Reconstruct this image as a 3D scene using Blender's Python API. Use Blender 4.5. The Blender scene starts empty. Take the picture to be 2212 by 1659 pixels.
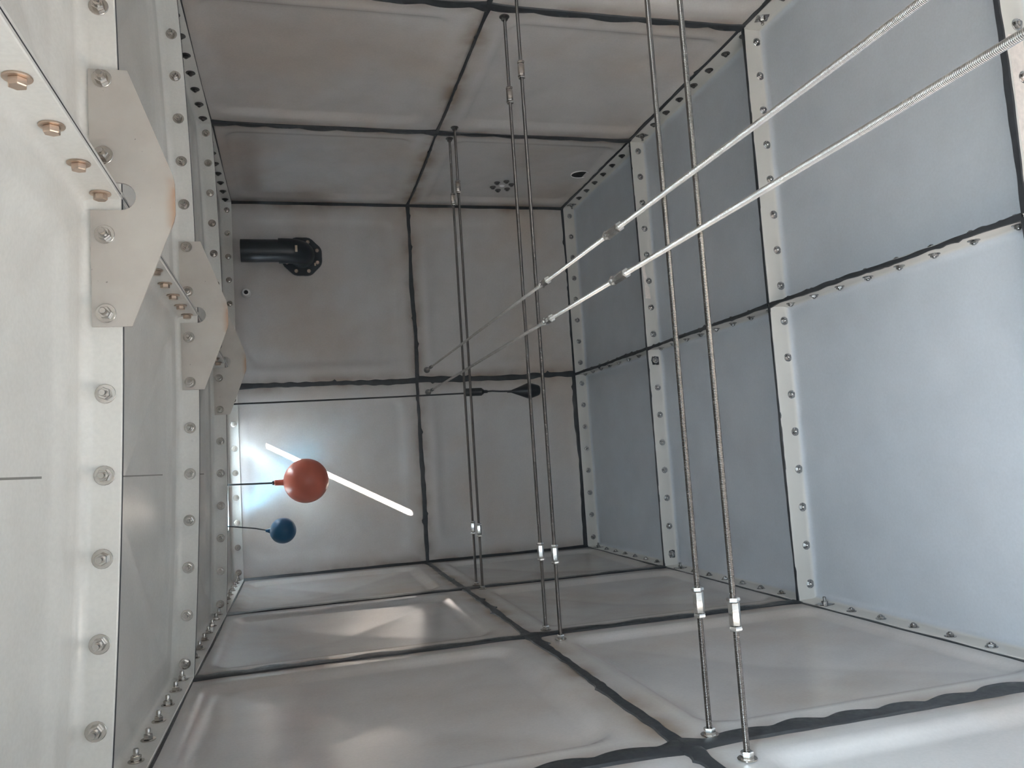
import bpy, math, random
from mathutils import Vector, Matrix

scene = bpy.context.scene
COL = scene.collection

# ------------------------------------------------------------------ camera
CAM_F = 1713.08 / 2212.0 * 36.0
CAM_LOC = Vector((0.53794, -4.36272, 1.65014))
CAM_R = Vector((-0.06548, -0.25717, -0.96415)).normalized()     # image right
CAM_D = Vector((-0.99358, 0.10618, 0.03916)).normalized()       # image down
CAM_V = Vector((0.09231, 0.96052, -0.26247)).normalized()       # viewing axis
cam_data = bpy.data.cameras.new('camera')
cam_data.sensor_fit = 'HORIZONTAL'
cam_data.sensor_width = 36.0
cam_data.lens = CAM_F
cam_data.clip_start = 0.02
cam = bpy.data.objects.new('camera', cam_data)
COL.objects.link(cam)
bx, by, bz = CAM_R, -CAM_D, -CAM_V
cam.matrix_world = Matrix(((bx.x, by.x, bz.x, CAM_LOC.x), (bx.y, by.y, bz.y, CAM_LOC.y),
                           (bx.z, by.z, bz.z, CAM_LOC.z), (0, 0, 0, 1)))
scene.camera = cam

# ------------------------------------------------------------------ exposure, sky, sun, daylight
scene.view_settings.view_transform = 'Standard'
scene.view_settings.look = 'None'
scene.view_settings.exposure = 0.25
scene.view_settings.gamma = 1.0
scene.view_settings.use_curve_mapping = False

world = bpy.data.worlds.new('sky')
scene.world = world
world.use_nodes = True
SUN_DIR = Vector((-1.11, 1.0, -2.0)).normalized()
wnt = world.node_tree
bg = wnt.nodes['Background']
# hazy blue sky, two bright patches added to throw shafts through the hatch
wtc = wnt.nodes.new('ShaderNodeTexCoord')


def lobe(direction, power, color, prev):
    """adds a soft bright patch of sky round `direction`"""
    d = wnt.nodes.new('ShaderNodeVectorMath')
    d.operation = 'DOT_PRODUCT'
    d.inputs[1].default_value = Vector(direction).normalized()
    wnt.links.new(wtc.outputs['Generated'], d.inputs[0])
    m = wnt.nodes.new('ShaderNodeMath')
    m.operation = 'MAXIMUM'
    m.inputs[1].default_value = 0.0
    wnt.links.new(d.outputs['Value'], m.inputs[0])
    p = wnt.nodes.new('ShaderNodeMath')
    p.operation = 'POWER'
    p.inputs[1].default_value = power
    wnt.links.new(m.outputs[0], p.inputs[0])
    x = wnt.nodes.new('ShaderNodeMix')
    x.data_type = 'RGBA'
    x.blend_type = 'ADD'
    x.clamp_result = False
    wnt.links.new(p.outputs[0], x.inputs[0])
    if isinstance(prev, tuple):
        x.inputs[6].default_value = prev
    else:
        wnt.links.new(prev, x.inputs[6])
    x.inputs[7].default_value = color
    return x.outputs[2]


SKY = 62.0
sky_c = lobe((0.92, -1.0, 0.96), 130, (0.62 * 320, 0.86 * 320, 320, 1), (0.70 * SKY, 0.87 * SKY, SKY, 1))
sky_c = lobe((-0.8, -1.0, 1.05), 80, (0.16 * 720, 0.62 * 720, 720, 1), sky_c)
wnt.links.new(sky_c, bg.inputs['Color'])
bg.inputs['Strength'].default_value = 1.0


def lamp(name, kind, loc, direction, energy, color, size=None, size_y=None, spread=None):
    d = bpy.data.lights.new(name, kind)
    d.energy = energy
    d.color = color
    if kind == 'AREA':
        d.shape = 'RECTANGLE'
        d.size = size
        d.size_y = size_y
        if spread:
            d.spread = spread
    o = bpy.data.objects.new(name, d)
    o.location = loc
    o.rotation_euler = Vector(direction).to_track_quat('-Z', 'Y').to_euler()
    COL.objects.link(o)
    return o


sun = lamp('sun', 'SUN', (3, -3, 6), SUN_DIR, 150.0, (1.0, 0.95, 0.88))
sun.data.angle = 0.0093


def portal(name, loc, direction, sx, sy):
    """marks an opening to the sky, so that the sky's own light is sampled through it"""
    o = lamp(name, 'AREA', loc, direction, 1.0, (1, 1, 1), sx, sy)
    o.data.cycles.is_portal = True


portal('manhole_opening', (0.69, -4.48, 2.06), (0, 0, -1), 0.52, 0.56)
portal('hatch_gap_opening', (0.822, -0.2825, 2.053), (-1, 0, 0), 0.036, 0.39)
portal('hatch_gap_opening', (0.268, -0.2825, 2.053), (1, 0, 0), 0.036, 0.39)

# ------------------------------------------------------------------ sizes of the tank
LX, LY, LZ = 2.0, 5.0, 2.0
FH = 0.072            # height of the floor flanges
ROOF = 2.005          # underside of the roof panels
RH = 0.058            # depth of the roof flanges


def sag(x, y):
    if y > 0:
        y = 0
    k = math.sin(math.pi / 2 * min(1.0, -y / 2.3))
    return -0.037 * k * (1 - (x - 1) ** 2)


def in_view(p, margin=0.03):
    d = Vector(p) - CAM_LOC
    z = d.dot(CAM_V)
    if z < 0.05:
        return False
    u = d.dot(CAM_R) / z * 1713.08 / 2212.0
    v = d.dot(CAM_D) / z * 1713.08 / 1659.0
    return abs(u) < 0.5 + margin and abs(v) < 0.5 + margin


# ------------------------------------------------------------------ material helpers
def new_mat(name):
    m = bpy.data.materials.new(name)
    m.use_nodes = True
    nt = m.node_tree
    return m, nt, nt.nodes['Principled BSDF']


def mth(nt, op, a, b=None, clamp=False):
    n = nt.nodes.new('ShaderNodeMath')
    n.operation = op
    n.use_clamp = clamp
    for i, v in enumerate((a, b)):
        if v is None:
            continue
        if isinstance(v, (int, float)):
            n.inputs[i].default_value = v
        else:
            nt.links.new(v, n.inputs[i])
    return n.outputs[0]


def noise(nt, vec, scale, detail=3, rough=0.55):
    n = nt.nodes.new('ShaderNodeTexNoise')
    n.inputs['Scale'].default_value = scale
    n.inputs['Detail'].default_value = detail
    n.inputs['Roughness'].default_value = rough
    nt.links.new(vec, n.inputs['Vector'])
    return n.outputs['Fac']


def rng(nt, v, a, b, c=0.0, d=1.0, smooth=True):
    n = nt.nodes.new('ShaderNodeMapRange')
    n.interpolation_type = 'SMOOTHSTEP' if smooth else 'LINEAR'
    nt.links.new(v, n.inputs['Value'])
    n.inputs['From Min'].default_value = a
    n.inputs['From Max'].default_value = b
    n.inputs['To Min'].default_value = c
    n.inputs['To Max'].default_value = d
    return n.outputs['Result']


def mix(nt, fac, a, b):
    n = nt.nodes.new('ShaderNodeMix')
    n.data_type = 'RGBA'
    if isinstance(fac, (int, float)):
        n.inputs[0].default_value = fac
    else:
        nt.links.new(fac, n.inputs[0])
    for i, v in ((6, a), (7, b)):
        if isinstance(v, tuple):
            n.inputs[i].default_value = (*v, 1)
        else:
            nt.links.new(v, n.inputs[i])
    return n.outputs[2]


def pos(nt):
    return nt.nodes.new('ShaderNodeNewGeometry').outputs['Position']


def sep(nt, v):
    n = nt.nodes.new('ShaderNodeSeparateXYZ')
    nt.links.new(v, n.inputs[0])
    return n.outputs


def bump(nt, h, strength, dist, bsdf):
    n = nt.nodes.new('ShaderNodeBump')
    n.inputs['Strength'].default_value = strength
    n.inputs['Distance'].default_value = dist
    nt.links.new(h, n.inputs['Height'])
    nt.links.new(n.outputs['Normal'], bsdf.inputs['Normal'])


def grp(name, base, brown, brown_amt, seam=0.0, rough=0.36, seed=0.0, lines=False, sky_tint=False, specks=False):
    """moulded glass-fibre panel: cloudy water stains, brown tide marks by the joints"""
    m, nt, b = new_mat(name)
    p = pos(nt)
    mp = nt.nodes.new('ShaderNodeMapping')
    mp.inputs['Location'].default_value = (seed, seed * 1.7, seed * 0.6)
    nt.links.new(p, mp.inputs['Vector'])
    v = mp.outputs['Vector']
    cloud = rng(nt, noise(nt, v, 1.7, 4, 0.55), 0.40, 0.72)
    col = mix(nt, mth(nt, 'MULTIPLY', cloud, brown_amt), base, brown)
    mott = rng(nt, noise(nt, v, 7.0, 3, 0.5), 0.0, 1.0, 0.90, 1.10, False)
    fine = rng(nt, noise(nt, v, 150.0, 2, 0.6), 0.3, 0.7, 0.97, 1.03, False)
    sc = nt.nodes.new('ShaderNodeVectorMath')
    sc.operation = 'SCALE'
    nt.links.new(col, sc.inputs[0])
    nt.links.new(mth(nt, 'MULTIPLY', mott, fine), sc.inputs['Scale'])
    col = sc.outputs[0]
    if seam:
        uv = nt.nodes.new('ShaderNodeUVMap').outputs[0]
        s = sep(nt, uv)
        e = mth(nt, 'MINIMUM', mth(nt, 'MINIMUM', s[0], mth(nt, 'SUBTRACT', 1, s[0])),
                mth(nt, 'MINIMUM', s[1], mth(nt, 'SUBTRACT', 1, s[1])))
        ed = rng(nt, e, 0.0, 0.075, 1.0, 0.0)
        k = mth(nt, 'MULTIPLY', mth(nt, 'MULTIPLY', ed, rng(nt, noise(nt, v, 4.0, 4), 0.35, 0.7, 0.25, 1.0)), seam)
        col = mix(nt, k, col, (0.20, 0.125, 0.07))
        # pale scum line round the pressed step of each panel
        st = mth(nt, 'MULTIPLY', rng(nt, e, 0.085, 0.105), rng(nt, e, 0.115, 0.16, 1.0, 0.0))
        k2 = mth(nt, 'MULTIPLY', st, rng(nt, noise(nt, v, 3.1, 3), 0.48, 0.75, 0.0, 0.12))
        col = mix(nt, k2, col, (0.72, 0.71, 0.68))
    if lines:
        x = sep(nt, p)
        near = mth(nt, 'LESS_THAN', mth(nt, 'ABSOLUTE', mth(nt, 'SUBTRACT', x[0], 0.553)), 0.0016)
        fr = mth(nt, 'FRACT', x[1])
        inn = mth(nt, 'MULTIPLY', mth(nt, 'GREATER_THAN', fr, 0.22), mth(nt, 'LESS_THAN', fr, 0.86))
        col = mix(nt, mth(nt, 'MULTIPLY', mth(nt, 'MULTIPLY', near, inn), 0.75), col, (0.07, 0.06, 0.05))
    if sky_tint:
        # bluish sky reflection painted on the recessed floor, bare beige on the flanges
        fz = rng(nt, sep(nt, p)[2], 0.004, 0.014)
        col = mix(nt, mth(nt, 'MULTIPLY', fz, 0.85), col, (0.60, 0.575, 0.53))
    nt.links.new(col, b.inputs['Base Color'])
    r = rng(nt, noise(nt, v, 2.2, 2), 0.0, 1.0, rough - 0.06, rough + 0.06, False)
    nt.links.new(r, b.inputs['Roughness'])
    h = mth(nt, 'ADD', noise(nt, v, 3.2, 2), mth(nt, 'MULTIPLY', noise(nt, v, 260.0, 2), 0.006))
    if specks:
        vo = nt.nodes.new('ShaderNodeTexVoronoi')
        vo.inputs['Scale'].default_value = 17.0
        nt.links.new(v, vo.inputs['Vector'])
        pick = mth(nt, 'GREATER_THAN', sep(nt, vo.outputs['Color'])[0], 0.72)
        pip = rng(nt, vo.outputs['Distance'], 0.02, 0.09, 1.0, 0.0)
        h = mth(nt, 'ADD', h, mth(nt, 'MULTIPLY', mth(nt, 'MULTIPLY', pip, pick), 0.35))
    bump(nt, h, 0.18, 0.012, b)
    return m


def plain(name, col, rough=0.5, metal=0.0, var=0.08, scale=30.0, spec=0.5):
    m, nt, b = new_mat(name)
    tc = nt.nodes.new('ShaderNodeTexCoord').outputs['Object']
    f = rng(nt, noise(nt, tc, scale, 4), 0.25, 0.75, 1 - var, 1 + var, False)
    sc = nt.nodes.new('ShaderNodeVectorMath')
    sc.operation = 'SCALE'
    sc.inputs[0].default_value = col
    nt.links.new(f, sc.inputs['Scale'])
    nt.links.new(sc.outputs[0], b.inputs['Base Color'])
    nt.links.new(rng(nt, noise(nt, tc, scale * 2, 3), 0.3, 0.7, rough * 0.85, min(1, rough * 1.15), False), b.inputs['Roughness'])
    b.inputs['Metallic'].default_value = metal
    b.inputs['Specular IOR Level'].default_value = spec
    return m


def rod_mat(name, col, rough, metal=1.0, pitch=0.0020, depth=0.0005, strength=0.6):
    m, nt, b = new_mat(name)
    tc = nt.nodes.new('ShaderNodeTexCoord').outputs['Object']
    z = sep(nt, tc)[2]
    w = mth(nt, 'SINE', mth(nt, 'MULTIPLY', z, 2 * math.pi / pitch))
    f = rng(nt, noise(nt, tc, 25.0, 4), 0.25, 0.75, 0.82, 1.08, False)
    sc = nt.nodes.new('ShaderNodeVectorMath')
    sc.operation = 'SCALE'
    sc.inputs[0].default_value = col
    nt.links.new(f, sc.inputs['Scale'])
    nt.links.new(sc.outputs[0], b.inputs['Base Color'])
    b.inputs['Metallic'].default_value = metal
    b.inputs['Roughness'].default_value = rough
    bump(nt, w, strength, depth, b)
    return m


def plate_mat():
    m, nt, b = new_mat('stainless_plate')
    tc = nt.nodes.new('ShaderNodeTexCoord').outputs['Object']
    s = sep(nt, tc)
    base = mix(nt, rng(nt, noise(nt, tc, 6.0, 5), 0.35, 0.7), (0.50, 0.46, 0.42), (0.58, 0.545, 0.50))
    # rust run along the free lower edge of the plate
    edge = rng(nt, s[2], -0.112, -0.086, 1.0, 0.0)
    k = mth(nt, 'MULTIPLY', edge, rng(nt, noise(nt, tc, 16.0, 3), 0.34, 0.62))
    col = mix(nt, mth(nt, 'MULTIPLY', k, 0.85), base, (0.42, 0.20, 0.075))
    spot = rng(nt, noise(nt, tc, 120.0, 2), 0.74, 0.80)
    col = mix(nt, mth(nt, 'MULTIPLY', spot, 0.6), col, (0.10, 0.08, 0.07))
    nt.links.new(col, b.inputs['Base Color'])
    b.inputs['Metallic'].default_value = 0.35
    b.inputs['Roughness'].default_value = 0.48
    return m


M = {
    'wall': grp('wall_panel_fibreglass', (0.545, 0.525, 0.515), (0.49, 0.42, 0.365), 0.8, seam=0.8, rough=0.22),
    'floor': grp('floor_panel_fibreglass', (0.50, 0.53, 0.57), (0.50, 0.515, 0.545), 0.6, rough=0.42, seed=7.0, sky_tint=True),
    'roof': grp('roof_panel_fibreglass', (0.73, 0.72, 0.685), (0.69, 0.66, 0.61), 0.6, rough=0.22, seed=3.0, lines=True, specks=True),
    'sealant': plain('black_sealant', (0.026, 0.028, 0.032), 0.45, var=0.3, scale=40),
    'steel': plain('stainless_steel', (0.50, 0.465, 0.43), 0.15, 1.0, 0.10, 60),
    'steel_old': plain('tarnished_bolt_steel', (0.52, 0.41, 0.33), 0.36, 0.9, 0.22, 60),
    'steel_dark': plain('dull_dark_steel', (0.12, 0.115, 0.11), 0.42, 0.8, 0.2, 60),
    'nut': plain('bright_nut_steel', (0.66, 0.65, 0.63), 0.24, 1.0, 0.06, 60),
    'rod': rod_mat('threaded_rod_steel', (0.20, 0.185, 0.175), 0.24),
    'rod_bright': rod_mat('bright_threaded_rod_steel', (0.68, 0.66, 0.63), 0.22, 1.0, 0.0022, 0.0010, 0.9),
    'plate': plate_mat(),
    'black': plain('black_plastic', (0.016, 0.018, 0.021), 0.42, 0, 0.15, 15),
    'pvc': plain('dark_grey_pvc', (0.020, 0.025, 0.031), 0.36, 0, 0.12, 12),
    'tan': plain('tan_paper_tag', (0.62, 0.50, 0.36), 0.7),
    'orange': plain('orange_plastic', (0.60, 0.16, 0.105), 0.33, 0, 0.06, 8),
    'blue': plain('blue_plastic', (0.010, 0.075, 0.16), 0.40, 0, 0.06, 8),
    'white': plain('off_white_plastic', (0.86, 0.84, 0.83), 0.5),
    'paper': plain('masking_tape', (0.80, 0.72, 0.67), 0.75, 0, 0.10, 90),
    'hole': plain('bore_shade', (0.010, 0.010, 0.011), 0.8, 0, 0.1),  # near-black, paints the shade inside openings
}

# ------------------------------------------------------------------ mesh helper
class MB:
    def __init__(self):
        self.v, self.f = [], []

    def add(self, vs, fs):
        b = len(self.v)
        self.v += [Vector(p) for p in vs]
        self.f += [tuple(i + b for i in f) for f in fs]
        return self

    def box(self, lo, hi):
        x0, y0, z0 = lo
        x1, y1, z1 = hi
        return self.add([(x0, y0, z0), (x1, y0, z0), (x1, y1, z0), (x0, y1, z0), (x0, y0, z1), (x1, y0, z1), (x1, y1, z1), (x0, y1, z1)],
                        [(3, 2, 1, 0), (4, 5, 6, 7), (0, 1, 5, 4), (1, 2, 6, 5), (2, 3, 7, 6), (3, 0, 4, 7)])

    def lathe(self, prof, n=20, base=(0, 0, 0), axis=(0, 0, 1), cap0=True, cap1=True, phase=0.0):
        """prof: (radius, height) pairs turned about axis"""
        q = Vector((0, 0, 1)).rotation_difference(Vector(axis))
        base = Vector(base)
        vs, fs = [], []
        for r, h in prof:
            for k in range(n):
                a = 2 * math.pi * k / n + phase
                vs.append(base + q @ Vector((r * math.cos(a), r * math.sin(a), h)))
        for i in range(len(prof) - 1):
            for k in range(n):
                a, b = i * n + k, i * n + (k + 1) % n
                fs.append((a, b, b + n, a + n))
        if cap0:
            fs.append(tuple(reversed(range(n))))
        if cap1:
            m = (len(prof) - 1) * n
            fs.append(tuple(range(m, m + n)))
        return self.add(vs, fs)

    def tube(self, pts, r, n=10):
        pts = [Vector(p) for p in pts]
        vs, fs = [], []
        up = Vector((0.3, 0.5, 0.8))
        for i, p in enumerate(pts):
            t = (pts[min(i + 1, len(pts) - 1)] - pts[max(i - 1, 0)]).normalized()
            a = t.cross(up).normalized()
            c = t.cross(a)
            rr = r[i] if isinstance(r, (list, tuple)) else r
            for k in range(n):
                th = 2 * math.pi * k / n
                vs.append(p + (a * math.cos(th) + c * math.sin(th)) * rr)
        for i in range(len(pts) - 1):
            for k in range(n):
                a, b = i * n + k, i * n + (k + 1) % n
                fs.append((a, b, b + n, a + n))
        fs.append(tuple(reversed(range(n))))
        m = (len(pts) - 1) * n
        fs.append(tuple(range(m, m + n)))
        return self.add(vs, fs)

    def prism(self, outline, lo, hi, place):
        """outline of (a, b) pairs pushed from lo to hi; place(a, b, t) gives the point"""
        n = len(outline)
        vs = [place(a, b, lo) for a, b in outline] + [place(a, b, hi) for a, b in outline]
        fs = [tuple(reversed(range(n))), tuple(range(n, 2 * n))]
        fs += [(i, (i + 1) % n, n + (i + 1) % n, n + i) for i in range(n)]
        return self.add(vs, fs)

    def mesh(self, name, mat, origin=(0, 0, 0), uv=None, angle=35):
        me = bpy.data.meshes.new(name)
        o = Vector(origin)
        me.from_pydata([v - o for v in self.v], [], self.f)
        me.validate()
        me.update()
        bm_fix(me)
        for p in me.polygons:
            p.use_smooth = True
        me.set_sharp_from_angle(angle=math.radians(angle))
        me.materials.append(mat)
        if uv:
            l = me.uv_layers.new(name='UVMap')
            for lp in me.loops:
                l.data[lp.index].uv = uv(me.vertices[lp.vertex_index].co + o)
        return me


def bm_fix(me):
    import bmesh
    bm = bmesh.new()
    bm.from_mesh(me)
    bmesh.ops.recalc_face_normals(bm, faces=bm.faces[:])
    bm.to_mesh(me)
    bm.free()


def world_origin(o):
    p = Vector(o.location)
    while o.parent:
        o = o.parent
        p += Vector(o.location)
    return p


def put(name, mb, mat, parent=None, origin=None, uv=None, angle=35):
    """link a mesh built in tank coordinates as ONE object with its origin at `origin`"""
    if origin is None:
        origin = world_origin(parent) if parent else Vector((0, 0, 0))
    origin = Vector(origin)
    o = bpy.data.objects.new(name, mb.mesh(name, M[mat], origin, uv, angle))
    COL.objects.link(o)
    if parent:
        o.parent = parent
        o.location = origin - world_origin(parent)
    else:
        o.location = origin
    return o


def thing(name, loc, label, cat, group=None, kind=None):
    o = bpy.data.objects.new(name, None)
    o.empty_display_size = 0.05
    COL.objects.link(o)
    o.location = loc
    tag(o, label, cat, group, kind)
    return o


def tag(o, label, cat, group=None, kind=None):
    o['label'] = label
    o['category'] = cat
    if group:
        o['group'] = group
    if kind:
        o['kind'] = kind


# ------------------------------------------------------------------ bolts (local +Z points out of the flange)
def hex_prof(mb, af, z0, z1, phase=0.0, n=6):
    r = af / math.sqrt(3)
    mb.lathe([(r * 0.93, z0), (r, z0 + 0.0008), (r, z1 - 0.0012), (r * 0.90, z1)], n=n, phase=phase)


def bolt_mesh(kind):
    mb = MB()
    if kind == 'nut':                                   # washer, nut and stud end
        mb.lathe([(0.0148, 0), (0.0152, 0.0006), (0.0152, 0.0018), (0.0146, 0.0024)], 20)
        hex_prof(mb, 0.0170, 0.0024, 0.0120, 0.3)
        mb.lathe([(0.0054, 0.0115), (0.0054, 0.0225), (0.0044, 0.0242)], 14)
        return mb.mesh('bolt', M['steel'])
    if kind == 'head':                                  # broad washer and hexagon head
        mb.lathe([(0.0152, 0), (0.0156, 0.0006), (0.0156, 0.0020), (0.0150, 0.0026)], 20)
        hex_prof(mb, 0.0180, 0.0026, 0.0115, 0.1)
        return mb.mesh('bolt', M['steel_old'])
    if kind == 'cap':                                   # washer and low domed nut
        mb.lathe([(0.0142, 0), (0.0146, 0.0006), (0.0146, 0.0016), (0.0140, 0.0022)], 20)
        hex_prof(mb, 0.0175, 0.0022, 0.0085, 0.2)
        mb.lathe([(0.0060, 0.008), (0.0058, 0.0102), (0.0042, 0.0120), (0.0015, 0.0128)], 14)
        return mb.mesh('bolt', M['steel_cap'])
    if kind == 'disc':                                  # washer buried in dull grease, seen as dark discs
        mb.lathe([(0.0160, 0), (0.0165, 0.0008), (0.0165, 0.0022), (0.0155, 0.0030)], 20)
        hex_prof(mb, 0.0175, 0.0030, 0.0090, 0.2)
        mb.lathe([(0.0052, 0.009), (0.0052, 0.0120), (0.0035, 0.0135)], 12)
        return mb.mesh('bolt', M['steel_dark'])


def square_mesh():
    mb = MB().box((-0.021, -0.021, 0), (0.021, 0.021, 0.0028))
    hex_prof(mb, 0.0175, 0.0028, 0.0120, 0.2)
    mb.lathe([(0.0052, 0.0115), (0.0052, 0.024), (0.0040, 0.0255)], 14)
    return mb.mesh('bolt', M['steel_cap'])


M['steel_cap'] = plain('weathered_nut_steel', (0.40, 0.39, 0.385), 0.26, 1.0, 0.15, 60)
BOLT = {k: bolt_mesh(k) for k in ('nut', 'head', 'cap', 'disc')}
BOLT['square'] = square_mesh()
rnd = random.Random(11)


def bolt(parent, kind, p, out, name='bolt'):
    if not in_view(p):
        return None
    o = bpy.data.objects.new(name, BOLT[kind])
    COL.objects.link(o)
    o.parent = parent
    o.location = Vector(p) - world_origin(parent)
    q = Vector(out).to_track_quat('Z', 'Y')
    o.rotation_mode = 'QUATERNION'
    o.rotation_quaternion = q @ Matrix.Rotation(rnd.random() * 2, 4, 'Z').to_quaternion()
    return o


# ------------------------------------------------------------------ pressed wall panels
def smooth01(t):
    t = max(0.0, min(1.0, t))
    return t * t * (3 - 2 * t)


def dish(u, v, depth):
    a = 0.5 - abs(u - 0.5)
    b = 0.5 - abs(v - 0.5)
    # rounded border step, then four hipped slopes meeting in creases
    bd, R = 0.085, 0.075
    if a < bd + R and b < bd + R:
        st = bd + R - math.hypot(bd + R - a, bd + R - b)
    else:
        st = min(a, b)
    a2, b2 = max(a - bd, 0), max(b - bd, 0)
    k = 0.008
    h = max(k - abs(a2 - b2), 0) / k
    e = max(min(a2, b2) - h * h * k * 0.25, 0.0)
    return depth * (0.36 * smooth01((st - bd) / 0.032) + 0.64 * e / 0.415)


def wall_panel(parent, org, eu, ev, out, depth=0.034, n=60):
    org, eu, ev, out = Vector(org), Vector(eu), Vector(ev), Vector(out)
    mb = MB()
    vs = [org + eu * (i / n) + ev * (j / n) + out * dish(i / n, j / n, depth) for j in range(n + 1) for i in range(n + 1)]
    fs = [(j * (n + 1) + i, j * (n + 1) + i + 1, (j + 1) * (n + 1) + i + 1, (j + 1) * (n + 1) + i) for j in range(n) for i in range(n)]
    mb.add(vs, fs)
    o = put('wall_panel', mb, 'wall', parent, origin=org + eu / 2 + ev / 2,
            uv=lambda c: ((c - org).dot(eu), (c - org).dot(ev)))
    s = o.modifiers.new('thickness', 'SOLIDIFY')
    s.thickness = 0.008
    # thicken away from the room
    nrm = o.data.polygons[0].normal
    s.offset = 1.0 if nrm.dot(out) > 0 else -1.0
    return o


def sealant(parent, p0, p1, nrm, width, seed, lift=0.004, wob=0.45, knots=2, ends=1.0, bias=0.0, scal=None):
    """hand-run bead of black sealant, ragged along both edges"""
    r = random.Random(seed)
    p0, p1, nrm = Vector(p0), Vector(p1), Vector(nrm)
    t = (p1 - p0)
    L = t.length
    t.normalize()
    side = t.cross(nrm).normalized()
    n = max(8, int(L / 0.012))
    ph = [(r.uniform(5, 16), r.uniform(0, 6.3), r.uniform(0.3, 1)) for _ in range(5)] + \
         [(r.uniform(30, 90), r.uniform(0, 6.3), r.uniform(0.1, 0.35)) for _ in range(5)]
    blobs = [(r.uniform(0.06, 0.94) * L, r.uniform(0.006, 0.012), r.uniform(0.4, 0.9), r.choice((0, 1))) for _ in range(int(knots * L))]

    def half(s, which):
        w = 1.0
        for i, (f, p, a) in enumerate(ph):
            if i % 2 == which or i > 6:
                w += wob * 0.42 * a * math.sin(f * s + p + which)
        for c, sg, a, wh in blobs:
            if wh == which:
                w += a * math.exp(-((s - c) / sg) ** 2)
        if scal is not None:
            w = 1 + (w - 1) * (0.25 if which != scal else 0.55)
            if which == scal:
                w += 0.95 * abs(math.sin(s * 22 + ph[0][1] + 1.2 * math.sin(s * 5 + ph[1][1]))) - 0.45
        e = min(s, L - s)
        w += (ends - 1) * math.exp(-(e / 0.05) ** 2)
        return max(0.28, w) * width / 2

    vs, fs = [], []
    for i in range(n + 1):
        s = L * i / n
        c = p0 + t * s + side * (bias * width + 0.0025 * math.sin(4 * s + seed))
        a, b = half(s, 0), half(s, 1)
        hh = lift * (1 + 0.25 * math.sin(23 * s + seed))
        vs += [c - side * a - nrm * 0.001, c - side * a * 0.8 + nrm * hh * 0.75, c + nrm * hh, c + side * b * 0.8 + nrm * hh * 0.75, c + side * b - nrm * 0.001]
    for i in range(n):
        for k in range(4):
            q = i * 5 + k
            fs.append((q, q + 1, q + 6, q + 5))
    fs.append((0, 1, 2, 3, 4))
    m = n * 5
    fs.append((m + 4, m + 3, m + 2, m + 1, m))
    return put('sealant_joint', MB().add(vs, fs), 'sealant', parent, origin=(p0 + p1) / 2)


# ------------------------------------------------------------------ flanged trays (floor and roof panels)
def rect_loop(x0, x1, y0, y1, rad, per=28):
    cx, cy, a, b = (x0 + x1) / 2, (y0 + y1) / 2, (x1 - x0) / 2, (y1 - y0) / 2
    pts = []
    for k in range(per):
        pts.append((-a + 2 * a * k / per, -b))
    for k in range(per):
        pts.append((a, -b + 2 * b * k / per))
    for k in range(per):
        pts.append((a - 2 * a * k / per, b))
    for k in range(per):
        pts.append((-a, b - 2 * b * k / per))
    out = []
    for x, y in pts:
        if rad > 0:
            r = min(rad, a * 0.98, b * 0.98)
            qx, qy = max(-(a - r), min(a - r, x)), max(-(b - r), min(b - r, y))
            dx, dy = x - qx, y - qy
            if abs(dx) > 1e-9 and abs(dy) > 1e-9:
                l = math.hypot(dx, dy)
                x, y = qx + dx / l * r, qy + dy / l * r
        out.append((cx + x, cy + y))
    return out


def tray(x0, x1, y0, y1, prof, zfun, hole=None, per=28):
    mb = MB()
    vs, fs = [], []
    n = per * 4
    loops = 0
    for d, h, rad in prof:
        if hole and d > 0.03:
            break
        for x, y in rect_loop(x0 + d, x1 - d, y0 + d, y1 - d, rad, per):
            vs.append((x, y, zfun(x, y, h)))
        loops += 1
    if hole:
        hx0, hx1, hy0, hy1, neck = hole
        last_d = 0.03
        for f in (0.35, 0.7, 1.0):
            a = (x0 + last_d + (hx0 - x0 - last_d) * f, x1 - last_d + (hx1 - x1 + last_d) * f,
                 y0 + last_d + (hy0 - y0 - last_d) * f, y1 - last_d + (hy1 - y1 + last_d) * f)
            for x, y in rect_loop(*a, 0, per):
                vs.append((x, y, zfun(x, y, 0)))
            loops += 1
        for dd, zz in ((0.0, neck), (-0.012, neck), (-0.012, 0.008)):
            for x, y in rect_loop(hx0 + dd, hx1 - dd, hy0 + dd, hy1 - dd, 0, per):
                vs.append((x, y, ROOF + zz))
            loops += 1
    for i in range(loops - 1):
        for k in range(n):
            a, b = i * n + k, i * n + (k + 1) % n
            fs.append((a, b, b + n, a + n))
    if not hole:
        m = (loops - 1) * n
        fs.append(tuple(range(m, m + n)))
    return mb.add(vs, fs)


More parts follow.
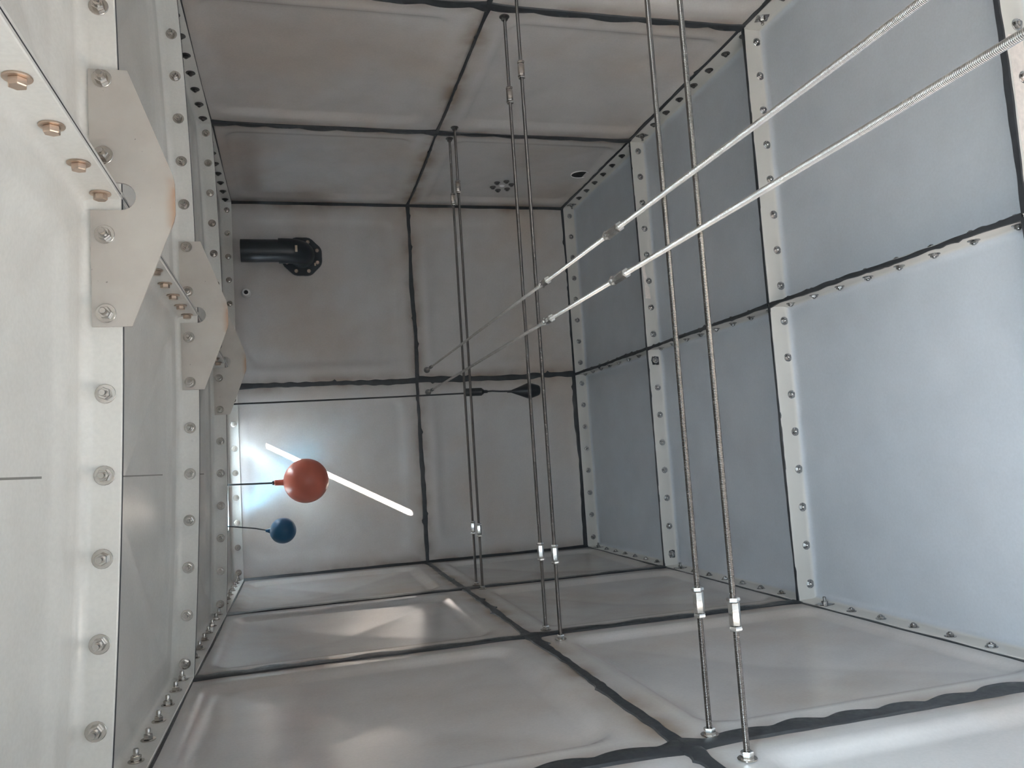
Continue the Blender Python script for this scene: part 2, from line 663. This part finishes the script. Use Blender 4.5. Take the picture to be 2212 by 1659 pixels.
FLOOR_PROF = [(0.0, -0.01, 0), (0.0, 0.004, 0), (0.0006, 0.02, 0), (0.0006, FH - 0.0015, 0), (0.0018, FH, 0), (0.0048, FH, 0), (0.0058, FH - 0.0015, 0),
              (0.0064, 0.020, 0), (0.0080, 0.011, 0.004), (0.0145, 0.0045, 0.008), (0.020, 0.0012, 0.014), (0.030, 0.0, 0.02),
              (0.06, -0.0004, 0.0), (0.20, -0.004, 0), (0.35, -0.008, 0), (0.49, -0.012, 0.0)]
ROOF_PROF = [(0.0, 0.012, 0), (0.0, 0.0, 0), (0.0006, -0.02, 0), (0.0006, -RH + 0.0015, 0), (0.0018, -RH, 0), (0.0062, -RH, 0), (0.0074, -RH + 0.0015, 0),
             (0.0082, -0.018, 0), (0.0096, -0.010, 0.004), (0.0140, -0.004, 0.008), (0.020, -0.001, 0.014), (0.030, 0.0, 0.02),
             (0.075, 0.0005, 0.0), (0.090, 0.0030, 0.0), (0.105, 0.010, 0.0), (0.118, 0.0135, 0.0), (0.20, 0.022, 0), (0.30, 0.032, 0), (0.40, 0.042, 0), (0.49, 0.050, 0)]

# ------------------------------------------------------------------ floor
floor = thing('floor', (1, -2.5, 0), 'blue-grey bolted floor panels filling the right side of the photo', 'floor', kind='structure')
for i in range(2):
    for j in range(5):
        x0, x1, y0, y1 = i, i + 1, -j - 1, -j
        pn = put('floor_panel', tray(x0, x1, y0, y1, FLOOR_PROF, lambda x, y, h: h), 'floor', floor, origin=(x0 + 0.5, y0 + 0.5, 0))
        zb = 0.036 if j < 2 else 0.031
        x_off, x_step = (0.055, 0.127) if i == 0 else (0.067, 0.126)
        for k in range(8):
            bolt(pn, 'cap', (x0 + x_off + x_step * k, y1 - 0.0061, zb - (0.008 if j == 2 else 0)), (0, -1, 0))
            y = y1 - 0.068 - 0.1258 * k
            if i == 0:
                bolt(pn, 'cap', (0.9939, y, 0.034), (-1, 0, 0))
                if k < 7:
                    bolt(pn, 'cap' if k else 'square', (0.0061, y1 - 0.113 - 0.127 * k, 0.050), (1, 0, 0))
            else:
                bolt(pn, 'cap', (1.0061, y, 0.040), (1, 0, 0))
                bolt(pn, 'disc' if k else 'square', (1.9939, y1 - 0.083 - 0.126 * k, 0.046), (-1, 0, 0))
# sealant along the tops of the floor flanges
sd = 100
for j in range(0, 4):
    for i in range(2):
        sd += 1
        if j:
            sealant(floor, (i + 0.004, -j, FH), (i + 0.996, -j, FH), (0, 0, 1), 0.016 if j == 3 else 0.011, sd, 0.003, 0.55, 3, 1.35)
        sd += 1
        sealant(floor, (1, -j - 0.996, FH), (1, -j - 0.004, FH), (0, 0, 1), 0.011, sd, 0.0035, 0.8, 5, 1.4)
# washer packings, smeared sealant and tape on the flanges
for (px, py, pz, w) in ((0.943, -1, 0.036, 0.021), (0.056, -1, 0.030, 0.018), (0.176, -2, 0.022, 0.0)):
    if w:
        mb = MB()
        rr = random.Random(int(px * 1000))
        pts = []
        for k in range(28):
            a = 2 * math.pi * k / 28
            rad = w * (1 / max(abs(math.cos(a)), abs(math.sin(a)))) ** 0.7 * rr.uniform(0.86, 1.05)
            pts.append((math.cos(a) * rad, math.sin(a) * rad))
        mb.prism(pts, 0.0056, 0.0066, lambda a, b, t, px=px, py=py, pz=pz: (px + a, py - t, pz + b))
        put('sealant_smear', mb, 'sealant', floor, origin=(px, py - 0.01, pz))

# ------------------------------------------------------------------ ceiling
ceil = thing('ceiling', (1, -2.5, 2.0), 'pale grey flanged roof panels filling the left side of the photo', 'ceiling', kind='structure')
HX0, HX1, HY0, HY1, NECK = 0.27, 0.82, -0.48, -0.085, 0.03
zr = lambda x, y, h: ROOF + h + sag(x, y)
for i in range(2):
    for j in range(5):
        x0, x1, y0, y1 = i, i + 1, -j - 1, -j
        hole = {(0, 0): (HX0, HX1, HY0, HY1, NECK), (0, 4): (0.42, 0.96, -4.77, -4.19, 0.05)}.get((i, j))
        pn = put('roof_panel', tray(x0, x1, y0, y1, ROOF_PROF, zr, hole), 'roof', ceil, origin=(x0 + 0.5, y0 + 0.5, 2.0))
        bz_ = ROOF - RH + 0.024
        off = 0.045 if i == 0 else 0.062
        for k in range(8):
            x = x0 + off + 0.1267 * k
            if not (j in (1, 2, 3) and 0.79 < x < 1.20):
                bolt(pn, 'nut', (x, y1 - 0.0081, bz_ + sag(x, y1)), (0, -1, 0))
            y = y1 - 0.036 - 0.1268 * k
            if i == 0:
                bolt(pn, 'head', (0.9919, y, bz_ + sag(1, y)), (-1, 0, 0))
                bolt(pn, 'nut', (0.0081, y1 - 0.014 - 0.1265 * k if k else y1 - 0.03, bz_ + 0.002), (1, 0, 0))
            else:
                bolt(pn, 'nut', (1.0081, y, bz_ + sag(1, y)), (1, 0, 0))
                bolt(pn, 'disc', (1.9919, y1 - 0.06 - 0.1265 * k, bz_ + 0.002), (-1, 0, 0))
# raised hatch cover over the hole, two skirts added to shut out light
cv = MB()
cv.box((HX0 - 0.010, HY0 - 0.03, ROOF + NECK + 0.036), (HX1 - 0.006, HY1 + 0.03, ROOF + NECK + 0.060))
for ya in (HY0 - 0.03, HY1 + 0.012):
    cv.box((HX0 - 0.010, ya, ROOF + 0.001), (HX1 - 0.006, ya + 0.018, ROOF + NECK + 0.037))
put('hatch_cover', cv, 'roof', ceil, origin=(0.53, -0.28, 2.05))
# added blocker beside the open manhole, keeps side sky light out
put('sky_blocker', MB().box((0.33, -6.4, ROOF + 0.013), (0.37, -3.7, ROOF + 2.6)), 'roof', ceil, origin=(0.35, -4.6, 2.1))
for j in range(1, 4):
    for i in range(2):
        sd += 1
        # bead closing the narrow slit between two roof flanges
        z = ROOF - RH
        r_ = random.Random(sd)
        vs, fs = [], []
        n = 30
        for k in range(n + 1):
            x = i + 0.006 + 0.988 * k / n
            zz = z + sag(x, -j)
            w = 0.0030 + r_.uniform(-0.0006, 0.0010)
            vs += [(x, -j - w, zz + 0.0005), (x, -j, zz - 0.0012), (x, -j + w, zz + 0.0005)]
        for k in range(n):
            q = k * 3
            fs += [(q, q + 1, q + 4, q + 3), (q + 1, q + 2, q + 5, q + 4)]
        put('sealant_joint', MB().add(vs, fs), 'sealant', ceil, origin=(i + 0.5, -j, z))

for j in range(5):
    z = ROOF - RH
    vs, fs = [], []
    for k in range(31):
        y = -j - 0.010 - 0.98 * k / 30
        zz = z + sag(1, y)
        vs += [(0.9988, y, zz + 0.0005), (1.0, y, zz - 0.0006), (1.0012, y, zz + 0.0005)]
    for k in range(30):
        q = k * 3
        fs += [(q, q + 1, q + 4, q + 3), (q + 1, q + 2, q + 5, q + 4)]
    put('sealant_joint', MB().add(vs, fs), 'sealant', ceil, origin=(1, -j - 0.5, z))

# ------------------------------------------------------------------ walls
wb = thing('wall_back', (1, 0, 0), 'far end wall of four stained grey panels in the middle of the photo', 'wall', kind='structure')
wr = thing('wall_right', (2, -2.5, 0), 'stained grey side wall along the top of the photo', 'wall', kind='structure')
wl = thing('wall_left', (0, -2.5, 0), 'shiny grey side wall along the bottom of the photo', 'wall', kind='structure')
wf = thing('wall_front', (1, -5, 0), 'near end wall of the tank, behind the camera', 'wall', kind='structure')
for k in range(2):
    for i in range(2):
        wall_panel(wb, (i, 0, k), (1, 0, 0), (0, 0, 1), (0, 1, 0), 0.018)
        wall_panel(wf, (i, -5, k), (1, 0, 0), (0, 0, 1), (0, -1, 0), 0.018, 12)
    for j in range(5):
        wall_panel(wr, (2, -j - 1, k), (0, 1, 0), (0, 0, 1), (1, 0, 0))
        wall_panel(wl, (0, -j - 1, k), (0, 1, 0), (0, 0, 1), (-1, 0, 0), 0.040)
ZT = ROOF - RH
# far wall joints
sealant(wb, (0.0, 0, 1), (1, 0, 1), (0, -1, 0), 0.022, 1, 0.003, 0.6, 4)
sealant(wb, (1, 0, 1), (2, 0, 1), (0, -1, 0), 0.022, 2, 0.003, 0.6, 4)
sealant(wb, (1, 0, FH), (1, 0, 1), (0, -1, 0), 0.031, 3, 0.003, 0.6, 5, 1.3)
sealant(wb, (1, 0, 1), (1, 0, ZT), (0, -1, 0), 0.028, 4, 0.003, 0.5, 2, 1.2)
sealant(wb, (0, 0, FH + 0.006), (1, 0, FH + 0.006), (0, -1, 0), 0.034, 5, 0.004, 0.6, 1)
sealant(wb, (1, 0, FH + 0.003), (2, 0, FH + 0.003), (0, -1, 0), 0.018, 6, 0.004, 0.6, 3)
sealant(wb, (0.004, -0.004, FH), (0.004, -0.004, ZT), (0.7, -0.7, 0), 0.042, 7, 0.004, 0.45, 1, 1.3)
sealant(wb, (1.996, -0.004, FH), (1.996, -0.004, ZT), (-0.7, -0.7, 0), 0.034, 8, 0.004, 0.45, 2, 1.3)
# side wall joints
for wall, x, nx in ((wr, 2, -1), (wl, 0, 1)):
    for j in range(0, 4):
        w_hi, w_lo = ((0.048, 0.050) if x == 0 else (0.040, 0.034))
        s0 = 20 + j * 7 + (50 if x else 0)
        if j:
            sealant(wall, (x, -j, FH), (x, -j, 1), (nx, 0, 0), w_lo, s0, 0.005, 0.62, 1, 1.5, 0.0, 0 if x else 1)
            sealant(wall, (x, -j, 1), (x, -j, ZT), (nx, 0, 0), w_hi, s0 + 1, 0.005, 0.58, 1, 1.5, 0.0, 0 if x else 1)
        sealant(wall, (x, -j - 1, 1), (x, -j, 1), (nx, 0, 0), 0.012 if x else 0.028, s0 + 2, 0.004, 0.6, 3, 1.7)
        sealant(wall, (x, -j - 1, FH + 0.003), (x, -j, FH + 0.003), (nx, 0, 0), 0.022 if x else 0.013, s0 + 3, 0.003, 0.5, 1)
        sealant(wall, (x, -j - 1, ZT - 0.001), (x, -j, ZT - 0.001), (nx, 0, 0), 0.007, s0 + 4, 0.002, 0.3, 0)

# ------------------------------------------------------------------ bracket plates bridging the roof flanges
def bracket(j, label):
    y = -j - 0.0082
    zc = ROOF - RH + sag(1, -j)                 # lowest edge of the roof flange at mid width
    top = zc + 0.044
    root = thing('bracket_plate', (1.0, y, zc + 0.024), label, 'bracket', 'bracket plates under the roof joints')
    out = [(1.206, top), (1.2065, zc - 0.014), (1.032, zc - 0.079), (1.018, zc - 0.0815), (0.968, zc - 0.0815), (0.955, zc - 0.079),
           (0.784, zc - 0.014), (0.784, top), (0.972, top), (0.972, zc + 0.0005)]
    for k in range(0, 13):
        a = math.pi + math.pi * k / 12
        out.append((0.995 + 0.0225 * math.cos(a), zc - 0.0005 + 0.0225 * math.sin(a)))
    out += [(1.018, zc + 0.0005), (1.018, top)]
    mb = MB().prism(out, 0.0, 0.005, lambda a, b, t: (a, y - t, b))
    put('plate', mb, 'plate', root)
    for x in (0.805, 0.932, 1.062, 1.190):
        o = bolt(root, 'nut', (x, y - 0.005, zc + 0.024), (0, -1, 0))
    return root


bracket(3, 'steel bracket plate with rusty edge, the nearest and largest of the three')
bracket(2, 'steel bracket plate between the nearest and the farthest one')
bracket(1, 'small steel bracket plate closest to the far wall')

# ------------------------------------------------------------------ tie rods
def local_rod(root, name, mat, p0, p1, r, n=16):
    """rod whose own Z axis runs along it, so the thread follows it"""
    p0, p1 = Vector(p0), Vector(p1)
    L = (p1 - p0).length
    mb = MB().lathe([(r * 0.9, 0), (r, 0.002), (r, L - 0.002), (r * 0.9, L)], n)
    o = bpy.data.objects.new(name, mb.mesh(name, M[mat]))
    COL.objects.link(o)
    o.parent = root
    o.location = p0 - world_origin(root)
    o.rotation_mode = 'QUATERNION'
    o.rotation_quaternion = (p1 - p0).to_track_quat('Z', 'Y')
    return o


def coupling(root, p0, d, length, mat='nut', af=0.0185):
    """hexagonal coupling sleeve with a lock nut at each end"""
    p0, d = Vector(p0), Vector(d).normalized()
    ln = 0.0085
    r = af / math.sqrt(3)
    q = d.to_track_quat('Z', 'Y')
    for nm, a, b, rr, ph in (('coupling_sleeve', ln, length - ln, r * 0.98, 0.25), ('lock_nut', 0, ln - 0.0008, r * 1.12, 0.55), ('lock_nut', length - ln + 0.0008, length, r * 1.08, 0.0)):
        mb = MB().lathe([(rr * 0.92, a), (rr, a + 0.0014), (rr, b - 0.0014), (rr * 0.92, b)], 6, phase=ph)
        o = bpy.data.objects.new(nm, mb.mesh(nm, M[mat]))
        COL.objects.link(o)
        o.parent = root
        o.location = p0 - world_origin(root)
        o.rotation_mode = 'QUATERNION'
        o.rotation_quaternion = q


def end_nut(root, p, d, mat='nut', wmat='steel'):
    p, d = Vector(p), Vector(d)
    put('washer', MB().lathe([(0.0165, 0), (0.017, 0.0006), (0.017, 0.0022), (0.0162, 0.0028)], 24, p, d), wmat, root)
    r = 0.019 / math.sqrt(3)
    put('end_nut', MB().lathe([(r * 0.92, 0.0028), (r, 0.0040), (r, 0.0125), (r * 0.92, 0.0138)], 6, p, d, phase=0.4), mat, root)


ROD_R = 0.0054


def side_rod(y, label, z=0.934, dz=0.0, c0=0.216, c1=1.70):
    root = thing('tie_rod', (0, y, z), label, 'tie rod', 'tie rods between the two side walls')
    local_rod(root, 'threaded_rod', 'rod', (0.002, y, z), (1.998, y, z), ROD_R)
    coupling(root, (c0, y, z), (1, 0, 0), 0.056)
    coupling(root, (c1, y, z), (1, 0, 0), 0.056, 'steel')
    end_nut(root, (0.0015, y, z), (1, 0, 0))
    end_nut(root, (1.9985, y, z), (-1, 0, 0), 'steel_dark', 'steel_dark')
    return root


side_rod(-0.944, 'dark thin tie rod of the pair nearest the far wall, left rod', c0=0.220, c1=1.686)
side_rod(-1.066, 'dark thin tie rod of the pair nearest the far wall, right rod', c0=0.218, c1=1.700)
side_rod(-1.950, 'steel tie rod of the middle pair, left rod', c0=0.213, c1=1.698)
side_rod(-2.095, 'steel tie rod of the middle pair, right rod with bright coupling', c0=0.219, c1=1.712)
side_rod(-2.972, 'thick near tie rod between side walls, left rod of the nearest pair', c0=0.216, c1=1.705)
side_rod(-3.101, 'thick near tie rod between side walls, right rod of the nearest pair', c0=0.216, c1=1.705)


def long_rod(p0, p1, ya, yb, label):
    p0, p1 = Vector(p0), Vector(p1)
    root = thing('tie_rod', p0, label, 'tie rod', 'tie rods slanting from the far wall to the camera')
    d = (p1 - p0).normalized()
    at = lambda y: p0 + (p1 - p0) * ((y - p0.y) / (p1.y - p0.y))
    local_rod(root, 'threaded_rod', 'rod_bright', p0, p1, ROD_R)
    coupling(root, at(ya), d, 0.062)
    coupling(root, at(yb), d, 0.080)
    coupling(root, at(-0.12), d, 0.050, 'steel_dark', 0.015)
    end_nut(root, p0, (0, -1, 0), 'steel_dark', 'steel_dark')
    return root


long_rod((1.0545, -0.001, 0.944), (1.000, -4.98, 0.966), -2.21, -2.72, 'bright threaded tie rod slanting to the camera, upper of the slanting pair')
long_rod((0.9300, -0.001, 0.944), (0.906, -4.98, 0.966), -2.22, -2.735, 'bright threaded tie rod slanting to the camera, lower of the slanting pair')

# ------------------------------------------------------------------ black overflow pipe on the far wall
PX, PZ, PY = 1.700, 1.592, 0.017
pipe = thing('overflow_pipe', (PX, PY, PZ), 'black plastic overflow pipe with flanged elbow on the far wall', 'pipe')
fl = MB()
NF = 48
ring = []
for k in range(NF):
    a = 2 * math.pi * k / NF
    f = 8 * ((a / (2 * math.pi) * 8) % 1 - 0.5) / 8
    ring.append((0.1075 * (1 - 0.025 * math.cos(2 * math.pi * 8 * k / NF)) * math.cos(a), 0.1075 * (1 - 0.025 * math.cos(2 * math.pi * 8 * k / NF)) * math.sin(a)))
fl.prism(ring, 0.0, 0.018, lambda a, b, t: (PX + a, PY - t, PZ + b))
put('flange', fl, 'pvc', pipe)
OFF = 0.128
R_EL = 0.070
pts, rad = [], []
for t in (0.012, 0.03, 0.05):
    pts.append((PX, PY - t, PZ))
    rad.append(0.066)
for k in range(1, 11):
    a = math.pi / 2 * k / 10
    pts.append((PX, PY - 0.05 - (OFF - 0.05) * math.sin(a), PZ + (OFF - 0.05) * (1 - math.cos(a))))
    rad.append(0.066)
pts += [(PX, PY - OFF, PZ + 0.10), (PX, PY - OFF, PZ + 0.120)]
rad += [0.0665, 0.0665]
put('elbow', MB().tube(pts, rad, 28), 'pvc', pipe)
put('pipe_length', MB().lathe([(0.054, 0.0), (0.060, 0.0), (0.060, 0.190), (0.055, 0.190), (0.055, 0.02)], 32, (PX, PY - OFF, PZ + 0.119), (0, 0, 1), True, True), 'pvc', pipe)
for k in range(8):
    a = math.pi / 8 + k * math.pi / 4
    p = (PX + 0.087 * math.cos(a), PY - 0.018, PZ + 0.087 * math.sin(a))
    put('flange_bolt', MB().lathe([(0.0105, 0), (0.0105, 0.0015), (0.0085, 0.003), (0.0085, 0.007), (0.006, 0.009)], 12, p, (0, -1, 0)), 'steel_old', pipe)
tg = MB()
ta = Vector((PX - 0.003, PY - OFF - 0.0665, PZ + 0.030))
tg.box(ta + Vector((-0.016, -0.006, -0.006)), ta + Vector((0.014, 0.012, 0.006)))
put('paper_tag', tg, 'tan', pipe)
put('paper_tag', MB().box((PX - 0.052, PY - 0.0195, PZ - 0.072), (PX - 0.036, PY - 0.0175, PZ - 0.063)), 'tan', pipe)

# short off-white nozzle
noz = put('nozzle', MB().lathe([(0.0235, 0), (0.0245, 0.004), (0.0225, 0.028), (0.0185, 0.038), (0.0112, 0.038), (0.0108, 0.006)], 24, (1.497, 0.001, 1.886), (0, -1, 0.0), True, True), 'white', None, origin=(1.497, 0, 1.886))
tag(noz, 'small off-white open nozzle on the far wall beside the black pipe', 'nozzle')
put('shade_plug', MB().lathe([(0.0113, 0.020), (0.0113, 0.0365)], 20, (1.497, 0.001, 1.886), (0, -1, 0)), 'hole', noz)  # dark plug painted as the shade inside the nozzle

# ------------------------------------------------------------------ hanging floats
FY = -0.45
def ball_prof(r, n=22, a0=0.0):
    return [(max(0.0004, r * math.sin(math.pi * k / n)), -r * math.cos(math.pi * k / n)) for k in range(n + 1)]


of = thing('float_ball', (0.493, FY, 1.622), 'large orange float ball hanging on a dark cable in front of the sunlit streak', 'float')
put('ball', MB().lathe(ball_prof(0.1045, 28), 40, (0.493, FY, 1.622)), 'orange', of)
put('neck', MB().lathe([(0.016, 0.095), (0.0135, 0.112), (0.0130, 0.142), (0.0105, 0.145)], 16, (0.493, FY, 1.622)), 'orange', of)
put('cable_gland', MB().lathe([(0.0100, 0), (0.0100, 0.010), (0.0065, 0.014)], 12, (0.493, FY, 1.764)), 'black', of)
put('cable', MB().tube([(0.493, FY, 1.770), (0.495, FY, 1.85), (0.499, FY, 1.97), (0.502, FY, 2.068)], 0.0042, 10), 'black', of)

bf = thing('float_ball', (0.269, FY, 1.736), 'small blue float ball hanging on a thin cable below the orange one', 'float')
put('ball', MB().lathe(ball_prof(0.0600, 24), 32, (0.269, FY, 1.736)), 'blue', bf)
put('neck', MB().lathe([(0.016, 0.052), (0.009, 0.066), (0.0055, 0.078)], 14, (0.269, FY, 1.736), (0.08, 0, 1)), 'blue', bf)
put('cable', MB().tube([(0.2755, FY, 1.805), (0.290, FY, 1.86), (0.308, FY, 1.97), (0.322, FY, 2.068)], 0.0030, 10), 'black', bf)

# ------------------------------------------------------------------ hanging level switch
SY = -0.5
sw = thing('level_switch', (0.872, SY, 0.445), 'black float switch with cone bulb and cable weight hanging before the far wall', 'float switch')
put('cable', MB().tube([(0.868, SY, 2.002), (0.868, SY, 1.6), (0.869, SY, 1.2), (0.872, SY, 0.84)], 0.0040, 10), 'black', sw)
put('cable_weight', MB().lathe([(0.006, 0.100), (0.0195, 0.098), (0.0205, 0.030), (0.0200, 0.012), (0.0110, 0.0), (0.0080, -0.002), (0.0070, -0.020)][::-1], 22, (0.8765, SY, 0.745)), 'black', sw)
put('bulb_cable', MB().tube([(0.8765, SY, 0.735), (0.878, SY, 0.70), (0.8745, SY, 0.66), (0.873, SY, 0.61)], 0.0042, 10), 'black', sw)
put('bulb', MB().lathe([(0.0055, 0.17), (0.0065, 0.150), (0.0095, 0.142), (0.022, 0.108), (0.0385, 0.066), (0.0405, 0.060), (0.0405, 0.050), (0.028, 0.010), (0.024, 0.002), (0.018, 0.0)][::-1], 28, (0.8715, SY, 0.452)), 'black', sw)

# ------------------------------------------------------------------ outlet fittings low on the side wall
def wall_depth(y, z):
    return 2 + dish(-y % 1, z % 1, 0.034)


oc = thing('outlet_bolt_ring', (wall_depth(-0.292, 0.52), -0.292, 0.520), 'ring of six dark bolts round a plug on the upper side wall', 'bolted fitting')
for k in range(6):
    a = 0.35 + k * math.pi / 3
    y, z = -0.292 + 0.062 * math.sin(a), 0.520 + 0.050 * math.cos(a)
    put('bolt', MB().lathe([(0.0155, 0), (0.0165, 0.002), (0.0150, 0.006), (0.0095, 0.007), (0.0085, 0.013), (0.004, 0.015)], 18, (wall_depth(y, z) - 0.0002, y, z), (-1, 0, 0)), 'steel_dark', oc)
put('plug', MB().lathe([(0.015, 0), (0.015, 0.003), (0.010, 0.006)], 18, (wall_depth(-0.292, 0.52) - 0.0002, -0.292, 0.520), (-1, 0, 0)), 'white', oc)

hy, hz = -0.515, 0.147
hx = wall_depth(hy, hz)
dh = put('outlet_hole', MB().lathe([(0.0500, -0.004), (0.0510, 0.003), (0.0480, 0.0045), (0.0462, 0.002), (0.0460, -0.020)], 36, (hx, hy, hz), (-1, 0, 0), True, False), 'white', None, origin=(hx, hy, hz))
tag(dh, 'round dark outlet hole with a pale ragged rim beside the floor corner', 'outlet hole')
put('shade_plug', MB().lathe([(0.0461, -0.018), (0.0461, 0.0012)], 32, (hx, hy, hz), (-1, 0, 0)), 'hole', dh)  # dark plug painted as the shade inside the outlet

# ------------------------------------------------------------------ tape on the floor flange
mb = MB()
tp = [(1.235, 0.034), (1.237, 0.060), (1.29, 0.0605), (1.33, 0.062), (1.405, 0.066), (1.408, 0.052), (1.36, 0.050), (1.345, 0.046), (1.30, 0.044), (1.285, 0.036)]
mb.prism(tp, 0.0060, 0.0068, lambda a, b, t: (a, -1 - t, b))
tape = put('tape_strip', mb, 'paper', None, origin=(1.32, -1.0105, 0.05))
tag(tape, 'torn strip of beige masking tape stuck on the middle floor flange', 'tape')

mb = MB().box((1.12, -3.0072, 0.020), (1.42, -3.0060, 0.060))
lb = put('paper_label', mb, 'paper', None, origin=(1.27, -3.011, 0.04))
tag(lb, 'white paper label on the floor flange at the right edge of the photo', 'label')
